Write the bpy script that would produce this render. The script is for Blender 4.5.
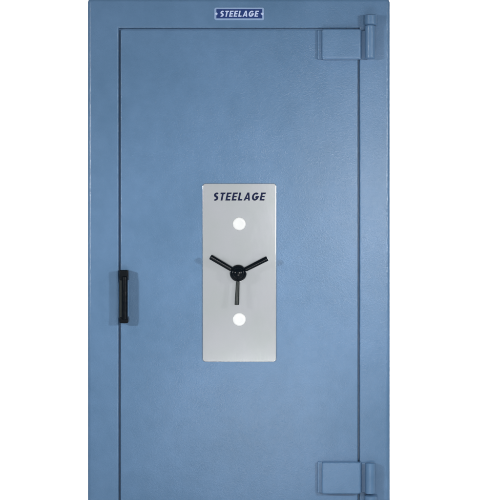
import bpy, bmesh, math
from mathutils import Vector, Matrix
R = math.radians
for o in list(bpy.data.objects): bpy.data.objects.remove(o, do_unlink=True)
scene = bpy.context.scene
C = scene.collection

# ---- scale: the door is about 1.05 m wide; U is the modelling unit (3.5 mm) ----
U = 0.0035
FLOOR = 572.0
def X(px): return (px - 250.0) * U
def Z(py): return (FLOOR - py) * U

# ---------------------------------------------------------------- camera
D = 4.6
cam_d = bpy.data.cameras.new('camera'); cam = bpy.data.objects.new('camera', cam_d); C.objects.link(cam)
cam.location = (0, -D, Z(250)); cam.rotation_euler = (R(90), 0, 0)
cam_d.sensor_width = 36; cam_d.lens = 36 * D / (500 * U); cam_d.clip_end = 200; cam_d.clip_start = 0.1
scene.camera = cam

# ---------------------------------------------------------------- studio ambient and lamps
world = bpy.data.worlds.new('World'); scene.world = world; world.use_nodes = True
bg = world.node_tree.nodes['Background']; bg.inputs[0].default_value = (0.92, 0.96, 1.0, 1); bg.inputs[1].default_value = 0.15

def softbox(name, loc, target, size, power, spread=180, col=(1, 1, 1), sy=None):
    d = bpy.data.lights.new(name, 'AREA'); d.shape = 'RECTANGLE'; d.size = size; d.size_y = sy or size
    d.energy = power; d.color = col; d.spread = R(spread)
    o = bpy.data.objects.new(name, d); C.objects.link(o); o.location = loc
    o.rotation_euler = (Vector(target) - Vector(loc)).to_track_quat('-Z', 'Y').to_euler(); return o
LZ = Z(250) + 0.62
softbox('left_softbox', (-2.7, -2.95, LZ), (0.0, 0, Z(300)), 0.30, 8.8, 64, (1.0, 0.99, 0.97))
softbox('right_softbox', (2.55, -2.95, LZ - 0.1), (0.1, 0, Z(300)), 0.30, 7.5, 62, (1.0, 0.99, 0.97))
softbox('right_sheen_fill', (0.84, -3.2, Z(250) + 0.26), (0.45, 0, Z(225)), 0.16, 3.5, 80, (1.0, 0.99, 0.97), 0.36)  # added lamp, gives the paint its sheen on the right
softbox('low_fill', (0.1, -2.1, 0.22), (0.1, 0, Z(160)), 0.6, 2.2, 95, (1.0, 0.99, 0.97), 0.3)  # unseen fill added to brighten the lower panel and top hinge lip
softbox('front_fill', (0.1, -6.2, Z(250) - 0.35), (0, 0, Z(262)), 3.4, 17.0, 180)  # large unseen fill added so the lock plate reflects bright
for s in (-1, 1):  # unseen lamps added here and below to wash the backdrop white
    softbox('backdrop_fill', (s * 2.6, 0.9, 2.6), (s * -0.1, 3.4, 1.3), 0.9, 75, 110)
softbox('backdrop_fill', (-4.6, 0.9, 2.2), (-4.2, 3.4, 1.3), 1.0, 75, 150)
softbox('backdrop_fill', (4.6, 0.9, 2.2), (4.2, 3.4, 1.3), 1.0, 75, 150)
softbox('backdrop_fill', (0, 1.9, 3.6), (0, 3.3, 0.8), 1.2, 55, 110)

scene.view_settings.view_transform = 'Standard'; scene.view_settings.look = 'None'
scene.view_settings.exposure = 0; scene.view_settings.gamma = 1
scene.render.engine = 'CYCLES'

# ---------------------------------------------------------------- materials
def mat(name, col, rough=0.5, metal=0.0, coat=0.0, spec=0.5):
    m = bpy.data.materials.new(name); m.use_nodes = True
    b = m.node_tree.nodes['Principled BSDF']
    b.inputs['Base Color'].default_value = (*col, 1); b.inputs['Roughness'].default_value = rough
    b.inputs['Metallic'].default_value = metal; b.inputs['Coat Weight'].default_value = coat
    b.inputs['Specular IOR Level'].default_value = spec
    return m
def noise(nt, scale, detail=3, stretch=None):
    tc = nt.nodes.new('ShaderNodeTexCoord'); n = nt.nodes.new('ShaderNodeTexNoise')
    n.inputs['Scale'].default_value = scale; n.inputs['Detail'].default_value = detail
    if stretch:
        mp = nt.nodes.new('ShaderNodeMapping'); mp.inputs['Scale'].default_value = stretch
        nt.links.new(tc.outputs['Object'], mp.inputs['Vector']); nt.links.new(mp.outputs[0], n.inputs['Vector'])
    else: nt.links.new(tc.outputs['Object'], n.inputs['Vector'])
    return n
def rng(nt, src, a, b, c, d):
    r = nt.nodes.new('ShaderNodeMapRange')
    for i, v in enumerate((a, b, c, d)): r.inputs[i + 1].default_value = v
    nt.links.new(src, r.inputs[0]); return r.outputs[0]
def bump(nt, h, strength, dist, prev=None):
    b = nt.nodes.new('ShaderNodeBump'); b.inputs['Strength'].default_value = strength; b.inputs['Distance'].default_value = dist
    nt.links.new(h, b.inputs['Height'])
    if prev: nt.links.new(prev, b.inputs['Normal'])
    return b.outputs[0]

def paint_mat():
    m = mat('blue_textured_enamel', (0.13, 0.25, 0.45), 0.42)
    nt = m.node_tree; b = nt.nodes['Principled BSDF']
    cloud = noise(nt, 3.2, 4); mott = noise(nt, 26, 5); grain = noise(nt, 380, 3); peel = noise(nt, 150, 2); wave = noise(nt, 4.5, 1)
    mx = nt.nodes.new('ShaderNodeMix'); mx.data_type = 'RGBA'
    mx.inputs['A'].default_value = (0.102, 0.205, 0.355, 1); mx.inputs['B'].default_value = (0.125, 0.238, 0.409, 1)
    nt.links.new(rng(nt, cloud.outputs['Fac'], 0.35, 0.65, 0, 1), mx.inputs['Factor'])
    mx2 = nt.nodes.new('ShaderNodeMix'); mx2.data_type = 'RGBA'; mx2.blend_type = 'MULTIPLY'; mx2.inputs['Factor'].default_value = 1
    nt.links.new(mx.outputs['Result'], mx2.inputs['A'])
    cmb = nt.nodes.new('ShaderNodeCombineColor')
    v = rng(nt, mott.outputs['Fac'], 0.3, 0.7, 0.965, 1.035)
    for i in range(3): nt.links.new(v, cmb.inputs[i])
    nt.links.new(cmb.outputs[0], mx2.inputs['B'])
    nt.links.new(mx2.outputs['Result'], b.inputs['Base Color'])
    nt.links.new(rng(nt, mott.outputs['Fac'], 0.3, 0.7, 0.18, 0.24), b.inputs['Roughness'])
    n = bump(nt, wave.outputs['Fac'], 0.35, 0.006)
    n = bump(nt, peel.outputs['Fac'], 0.2, 0.002, n)
    n = bump(nt, grain.outputs['Fac'], 0.55, 0.001, n)
    nt.links.new(n, b.inputs['Normal'])
    return m
def steel_mat():
    m = mat('brushed_steel', (0.55, 0.57, 0.58), 0.4, 0.88)
    nt = m.node_tree; b = nt.nodes['Principled BSDF']
    n = noise(nt, 40, 4, (60, 60, 0.8)); c = noise(nt, 9, 3)
    mx = nt.nodes.new('ShaderNodeMix'); mx.data_type = 'RGBA'
    mx.inputs['A'].default_value = (0.66, 0.70, 0.715, 1); mx.inputs['B'].default_value = (0.69, 0.715, 0.755, 1)
    nt.links.new(rng(nt, c.outputs['Fac'], 0.35, 0.65, 0, 1), mx.inputs['Factor'])
    nt.links.new(mx.outputs['Result'], b.inputs['Base Color'])
    nt.links.new(rng(nt, n.outputs['Fac'], 0.3, 0.7, 0.13, 0.18), b.inputs['Roughness'])
    nt.links.new(bump(nt, n.outputs['Fac'], 0.12, 0.0003), b.inputs['Normal'])
    return m
def black_mat(name, col, rough, spec=0.22):
    m = mat(name, col, rough, spec=spec); nt = m.node_tree; b = nt.nodes['Principled BSDF']
    n = noise(nt, 60, 4)
    nt.links.new(rng(nt, n.outputs['Fac'], 0.3, 0.7, rough - 0.05, rough + 0.08), b.inputs['Roughness'])
    return m
PAINT = paint_mat(); STEEL = steel_mat()
BLACK = black_mat('black_gloss_enamel', (0.0015, 0.004, 0.007), 0.2)
GREY = black_mat('dark_grey_satin', (0.022, 0.029, 0.029), 0.35)
WHITE = mat('white_plastic', (0.80, 0.82, 0.83), 0.35)
WHITE2 = mat('white_plastic_inset', (0.80, 0.84, 0.86), 0.5)
NAVY = mat('navy_ink', (0.004, 0.010, 0.050), 0.6, spec=0.2)
BADGE = mat('badge_blue', (0.016, 0.045, 0.20), 0.5, spec=0.25)
PALE = mat('badge_pale_blue', (0.29, 0.43, 0.68), 0.35)
PALE2 = mat('badge_lettering_pale', (0.60, 0.70, 0.98), 0.4)
DARK = mat('dark_gasket', (0.012, 0.03, 0.07), 0.7)
SWEEP = mat('white_seamless_paper', (0.9, 0.9, 0.9), 0.9)

# ---------------------------------------------------------------- mesh helpers
def link(name, bm, m, parent=None, wn=True, angle=40):
    bmesh.ops.recalc_face_normals(bm, faces=bm.faces)
    me = bpy.data.meshes.new(name); bm.to_mesh(me); bm.free()
    me.materials.append(m)
    for p in me.polygons: p.use_smooth = True
    me.set_sharp_from_angle(angle=R(angle))
    o = bpy.data.objects.new(name, me); C.objects.link(o)
    if parent: o.parent = parent
    if wn:
        w = o.modifiers.new('weighted_normal', 'WEIGHTED_NORMAL'); w.keep_sharp = True; w.weight = 100
    return o
def prism(bm, pts, y0, y1):
    """pts: outline in (x, z) metres, extruded from depth y0 (front) to y1 (back)."""
    f = [bm.verts.new((x, y0, z)) for x, z in pts]; b = [bm.verts.new((x, y1, z)) for x, z in pts]
    n = len(pts); front = bm.faces.new(f); back = bm.faces.new(b[::-1])
    for i in range(n): bm.faces.new((f[i], b[i], b[(i + 1) % n], f[(i + 1) % n]))
    return front
def rrect(x0, y0, x1, y1, r=0, seg=6):
    """rounded rectangle in photo-grid units -> (x, z) points"""
    if r <= 0: return [(X(x0), Z(y0)), (X(x1), Z(y0)), (X(x1), Z(y1)), (X(x0), Z(y1))]
    out = []
    for cx, cy, a0 in ((x1 - r, y0 + r, -90), (x1 - r, y1 - r, 0), (x0 + r, y1 - r, 90), (x0 + r, y0 + r, 180)):
        for k in range(seg + 1):
            a = R(a0 + 90 * k / seg); out.append((X(cx + r * math.cos(a)), Z(cy + r * math.sin(a))))
    return out
def bev(bm, edges, off, seg=3):
    bmesh.ops.bevel(bm, geom=list(edges), offset=off, offset_type='OFFSET', segments=seg, profile=0.5, affect='EDGES')
def plate(bm, x0, y0, x1, y1, d0, d1, r=0.0, bv=0.0, seg=4):
    """block with outline in grid units; d0 front and d1 back as depth out of the door face in units; round-over bv"""
    rows = []; r = max(r, bv + .15)
    for k in range(seg + 1 if bv else 1):
        t = R(90 * k / seg); i = bv * (1 - math.sin(t)) if bv else 0; dd = bv * (1 - math.cos(t)) if bv else 0
        rows.append([bm.verts.new((x, -(d0 - dd) * U, z)) for x, z in rrect(x0 + i, y0 + i, x1 - i, y1 - i, r - i, 6)])
    rows.append([bm.verts.new((x, -d1 * U, z)) for x, z in rrect(x0, y0, x1, y1, r, 6)])
    n = len(rows[0])
    bm.faces.new(rows[0]); bm.faces.new(rows[-1][::-1])
    for p, q in zip(rows, rows[1:]):
        for k in range(n): bm.faces.new((p[k], q[k], q[(k + 1) % n], p[(k + 1) % n]))
def tube(bm, a, b, r0, r1=None, seg=28, dome=True):
    """tapered rod between two points with rounded ends"""
    a, b = Vector(a), Vector(b); r1 = r0 if r1 is None else r1
    ax = (b - a).normalized(); u = ax.orthogonal().normalized(); v = ax.cross(u)
    rows = []
    if dome:
        prof = [(a - ax * 0 + ax * r0 * (0.22 - 0.22 * math.sin(R(t))), r0 * math.cos(R(t))) for t in (80, 55, 30, 0)]
        prof += [(b - ax * r1 * (0.22 - 0.22 * math.sin(R(t))), r1 * math.cos(R(t))) for t in (0, 30, 55, 80)]
    else: prof = [(a, r0), (b, r1)]
    for c, r in prof:
        rows.append([bm.verts.new(c + (u * math.cos(2 * math.pi * k / seg) + v * math.sin(2 * math.pi * k / seg)) * r) for k in range(seg)])
    for p, q in zip(rows, rows[1:]):
        for k in range(seg): bm.faces.new((p[k], p[(k + 1) % seg], q[(k + 1) % seg], q[k]))
    bm.faces.new(rows[0][::-1]); bm.faces.new(rows[-1])
def lathe_y(bm, cx, cy, prof, seg=48):
    """revolve (radius, depth) in units round an axis out of the door"""
    rows = []
    for r, d in prof:
        if r < 1e-6: rows.append([bm.verts.new((X(cx), -d * U, Z(cy)))])
        else: rows.append([bm.verts.new((X(cx) + r * U * math.cos(2 * math.pi * k / seg), -d * U, Z(cy) + r * U * math.sin(2 * math.pi * k / seg))) for k in range(seg)])
    for p, q in zip(rows, rows[1:]):
        for k in range(seg):
            if len(q) == 1: bm.faces.new((p[k], p[(k + 1) % seg], q[0]))
            elif len(p) == 1: bm.faces.new((p[0], q[(k + 1) % seg], q[k]))
            else: bm.faces.new((p[k], p[(k + 1) % seg], q[(k + 1) % seg], q[k]))
    if len(rows[0]) > 1: bm.faces.new(rows[0][::-1])
def ring(bm, o, i, d0, d1, bo, bi, so=5):
    """rectangular frame: outer and inner boxes (grid units), rounded front edges"""
    def quad(b, d): return [bm.verts.new((X(x), -d * U, Z(y))) for x, y in ((b[0], b[1]), (b[2], b[1]), (b[2], b[3]), (b[0], b[3]))]
    of, inf, ob, ib = quad(o, d0), quad(i, d0), quad(o, d1), quad(i, d1)
    for k in range(4):
        l = (k + 1) % 4
        bm.faces.new((of[k], of[l], inf[l], inf[k])); bm.faces.new((ob[k], ib[k], ib[l], ob[l]))
        bm.faces.new((of[k], ob[k], ob[l], of[l])); bm.faces.new((inf[k], inf[l], ib[l], ib[k]))
    bm.edges.ensure_lookup_table()
    so_, si_ = set(of), set(inf)
    eo = [e for e in bm.edges if e.verts[0] in so_ and e.verts[1] in so_] + [e for e in bm.edges if len(so_ & set(e.verts)) == 1 and len(set(ob) & set(e.verts)) == 1]
    ei = [e for e in bm.edges if e.verts[0] in si_ and e.verts[1] in si_]
    ei_c = [[v.co.copy() for v in e.verts] for e in ei]
    bev(bm, eo, bo * U, so)
    ed = []
    for e in bm.edges:
        a, b = e.verts[0].co, e.verts[1].co
        if any((a - p).length < 1e-6 and (b - q).length < 1e-6 or (a - q).length < 1e-6 and (b - p).length < 1e-6 for p, q in ei_c): ed.append(e)
    bev(bm, ed, bi * U, 3)

# ---------------------------------------------------------------- lettering (bold slanted capitals drawn as outlines)
def stroke(pts, t):
    """outline of an open polyline of thickness t (mitred)"""
    L, Rr = [], []
    n = len(pts)
    for i, p in enumerate(pts):
        p = Vector(p)
        d0 = (p - Vector(pts[i - 1])).normalized() if i else None
        d1 = (Vector(pts[i + 1]) - p).normalized() if i < n - 1 else None
        d = ((d0 or d1) + (d1 or d0)).normalized(); nrm = Vector((-d.y, d.x))
        ref = d1 or d0; rn = Vector((-ref.y, ref.x)); s = t / 2 / max(0.5, nrm.dot(rn))
        L.append(tuple(p + nrm * s)); Rr.append(tuple(p - nrm * s))
    return L + Rr[::-1]
T = 0.25
def glyph(ch):
    w = 0.56
    if ch == 'E': return w, [[(0, 0), (w, 0), (w, .19), (.22, .19), (.22, .405), (w * .93, .405), (w * .93, .59), (.22, .59), (.22, .81), (w, .81), (w, 1), (0, 1)]]
    if ch == 'L': return w * .93, [[(0, 0), (w * .93, 0), (w * .93, .2), (.22, .2), (.22, 1), (0, 1)]]
    if ch == 'T': return .58, [[(.18, 0), (.40, 0), (.40, .8), (.58, .8), (.58, 1), (0, 1), (0, .8), (.18, .8)]]
    if ch == 'A':
        k = .11
        return .76, [[(0, 0), (.22, 0), (.26, .17), (.50, .17), (.54, 0), (.76, 0), (.49, 1), (.27, 1), (.27, .999), ],
                     ]
    if ch == 'S':
        c = []
        for a in range(35, 271, 20): c.append((.28 + .175 * math.cos(R(a)), .715 + .175 * math.sin(R(a))))
        for a in range(70, -146, -20): c.append((.28 + .185 * math.cos(R(a)), .285 + .185 * math.sin(R(a))))
        return .56, [stroke(c, T * .95)]
    if ch == 'G':
        c = [(.39 + .30 * math.cos(R(a)), .5 + .395 * math.sin(R(a))) for a in range(45, 331, 15)]
        c += [(.69, .45), (.40, .45)]
        return .80, [stroke(c, T * .92)]
def write(bm, text, x0, x1, ybase, cap, d0, d1, slant=0.2, gap=0.17):
    """text in grid units between x0 and x1, cap height cap, baseline at ybase"""
    tot = sum(glyph(c)[0] for c in text) + gap * (len(text) - 1) + slant
    sx = (x1 - x0) / tot; cur = 0
    for c in text:
        w, polys = glyph(c)
        if c == 'A':       # two legs, one crossbar and the peak as a face with an opening
            outer = [(0, 0), (.21, 0), (.258, .19), (.502, .19), (.55, 0), (.76, 0), (.50, 1), (.26, 1)]
            hole = [(.30, .36), (.46, .36), (.38, .74)]
            polys = [[(0, 0), (.21, 0), (.258, .19), (.30, .36), (.38, .74), (.38, 1), (.26, 1)],
                     [(.38, 1), (.38, .74), (.46, .36), (.502, .19), (.55, 0), (.76, 0), (.50, 1)],
                     [(.258, .19), (.502, .19), (.46, .36), (.30, .36)]]
        for p in polys:
            prism(bm, [(X(x0 + (cur + a + slant * b) * sx), Z(ybase - b * cap)) for a, b in p], -d0 * U, -d1 * U)
        cur += w + gap

# ---------------------------------------------------------------- setting: one seamless white sweep
bm = bmesh.new()
prof = [(-6, 0), (2.2, 0)] + [(2.2 + 1.2 * math.sin(R(a)), 1.2 - 1.2 * math.cos(R(a))) for a in range(10, 91, 10)] + [(3.4, 6)]
rows = [[bm.verts.new((x, y, z)) for x in (-7, 7)] for y, z in prof]
for a, b in zip(rows, rows[1:]): bm.faces.new((a[0], a[1], b[1], b[0]))
sweep = link('backdrop', bm, SWEEP, wn=False); sweep['kind'] = 'structure'

# ---------------------------------------------------------------- the strongroom door
door = bpy.data.objects.new('strongroom_door', None); C.objects.link(door); door.location = (0, 0, 0)
door['label'] = 'blue painted steel strongroom door in its frame with a grey lock plate and three-spoke handle'
door['category'] = 'safe door'; door['kind'] = 'thing'

FR = (87.1, -2.2, 390.3, FLOOR); IN = (118.6, 27.9, 359.6, 545.6)
bm = bmesh.new(); ring(bm, FR, IN, 0, -52, 4.2, 1.4, 6); link('frame', bm, PAINT, door)
bm = bmesh.new(); ring(bm, (IN[0] - .05, IN[1] - .05, IN[2] + .05, IN[3] + .05), (123, 33, 355, 541), -5.5, -10, .1, .1, 1); link('door_stop', bm, PAINT, door, wn=False)
bm = bmesh.new(); plate(bm, 100, 12, 377, 560, -49, -51); link('back_plate', bm, DARK, door)
bm = bmesh.new(); plate(bm, 120.5, 29.7, 357.8, 543.6, -0.2, -5.3, r=1.1, bv=0.9); plate(bm, 124, 34, 354, 540, -5.2, -44); leaf = link('door_panel', bm, PAINT, door)

# hinges: the block and barrel ride on the door panel, the other knuckle is welded to the frame
def hinge(y0, y1, k0, k1, top):
    """leaf y0..y1; k0..k1 frame-side knuckle"""
    bm = bmesh.new()
    plate(bm, 317.4, y0 + .3, 361.5, y1 - .3, 3.2, -0.6, r=.9, bv=.6)
    plate(bm, 321.6, y0, 360.2, y1, 8.0, 2.2, r=2.0, bv=1.5, seg=5)
    if top:      # wedge added along the block's lower lip, angled to catch a highlight
        q = [(-8.12, y1 - 2.4), (-6.92, y1 + .5), (-2.0, y1 + .5), (-2.0, y1 - 2.4)]
        a = [bm.verts.new((X(322.4), d * U, Z(v))) for d, v in q]; b = [bm.verts.new((X(359.6), d * U, Z(v))) for d, v in q]
        bm.faces.new(a); bm.faces.new(b[::-1])
        for k in range(4): bm.faces.new((a[k], b[k], b[(k + 1) % 4], a[(k + 1) % 4]))
    plate(bm, 361.3, y0 + .8, 369.0, y1 - .8, 3.6, .4, bv=.5)
    base = link('hinge', bm, PAINT, door)
    bm = bmesh.new()
    tube(bm, (X(369.6), -6.6 * U, Z(y0 if not top else k1 - .6)), (X(369.6), -6.6 * U, Z(y1 + .3)), 5.0 * U, seg=40)
    link('barrel', bm, PAINT, base)
    bm = bmesh.new()
    tube(bm, (X(370.2), -6.8 * U, Z(k0)), (X(370.2), -6.8 * U, Z(k1)), 6.1 * U, seg=40)
    plate(bm, 366.2, k0 + .8, 377.2, k1 - .8, 4.0, -.2, bv=.4)
    link('knuckle', bm, PAINT, base)
    return base
hinge(30.2, 59.8, 15.6, 26.8, True)
hinge(461.2, 492.6, 493.6, 507, False)

# lock plate with lettering and two white key covers
bm = bmesh.new(); plate(bm, 202.4, 183.4, 276.4, 361.8, 1.1, -0.3, r=3.2, bv=.7, seg=4)
lp = link('lock_plate', bm, STEEL, door)
bm = bmesh.new(); write(bm, 'STEELAGE', 212.9, 265.9, 200.6, 8.0, 1.28, 1.0); link('lettering', bm, NAVY, lp, wn=False)
for cy in (223.9, 319.4):
    bm = bmesh.new(); lathe_y(bm, 239.3, cy, [(6.5, 1.0), (6.5, 1.6), (6.1, 2.1), (5.2, 2.4), (3.0, 2.5), (2.6, 2.35), (0, 2.3)])
    kc = link('key_cover', bm, WHITE, lp, wn=False)

# three-spoke turning handle
hx, hy = 238.3, 273.0
bm = bmesh.new()
lathe_y(bm, hx, hy, [(6.2, 1.05), (6.2, 7), (7.6, 8.2), (8.3, 10), (8.4, 13.5), (7.9, 16), (6.6, 17.8), (5.6, 18.3), (5.4, 19.2), (4.6, 20.4), (2.6, 21.3), (0, 21.6)])
hub = link('spoke_handle', bm, BLACK, door, wn=False)
for tx, ty, m, r0, r1 in ((210.6, 256.6, BLACK, 2.35, 2.6), (267.4, 258.2, BLACK, 2.3, 2.55), (236.9, 304.6, GREY, 1.75, 2.2)):  # lower spoke is coloured grey for its reflection, the others black
    bm = bmesh.new(); tube(bm, (X(hx + (tx - hx) * .15), -12.5 * U, Z(hy + (ty - hy) * .15)), (X(tx), -15 * U, Z(ty)), r0 * U, r1 * U)
    link('spoke', bm, m, hub, wn=False)

# pull handle at the closing edge
bm = bmesh.new()
plate(bm, 120.5, 279, 123.6, 318, 11.4, 10.0, bv=.5)
pull = link('pull_handle', bm, GREY, door)
bm = bmesh.new(); tube(bm, (X(125.9), -11.6 * U, Z(276)), (X(125.9), -11.6 * U, Z(319)), 3.0 * U, seg=32); link('grip', bm, BLACK, pull, wn=False)
for y0, y1 in ((269.8, 280.4), (316.4, 322.6)):
    bm = bmesh.new(); plate(bm, 120.3, y0, 129.2, y1, 11.8, -.3, r=1.3, bv=1.0); link('mount', bm, BLACK, pull)

# name badge above the door panel
bm = bmesh.new(); plate(bm, 214.3, 7.6, 264.3, 20.2, .7, -.2, r=1.8, bv=.3); badge = link('name_badge', bm, PALE, door)
bm = bmesh.new()
o = [(216.4, 9.3), (262.2, 9.3), (262.2, 12.2), (260.4, 13.9), (262.2, 15.6), (262.2, 18.5), (216.4, 18.5), (216.4, 15.6), (218.2, 13.9), (216.4, 12.2)]
prism(bm, [(X(a), Z(b)) for a, b in o], -.86 * U, -.6 * U); link('blue_field', bm, BADGE, badge, wn=False)
bm = bmesh.new(); write(bm, 'STEELAGE', 219.7, 259.1, 16.9, 6.0, 1.0, .8); link('lettering', bm, PALE2, badge, wn=False)
for x in (216.2, 262.4):
    bm = bmesh.new(); lathe_y(bm, x, 13.9, [(1.15, .6), (1.1, 1.0), (.7, 1.3), (0, 1.4)], 24); link('rivet', bm, PALE2, badge, wn=False)
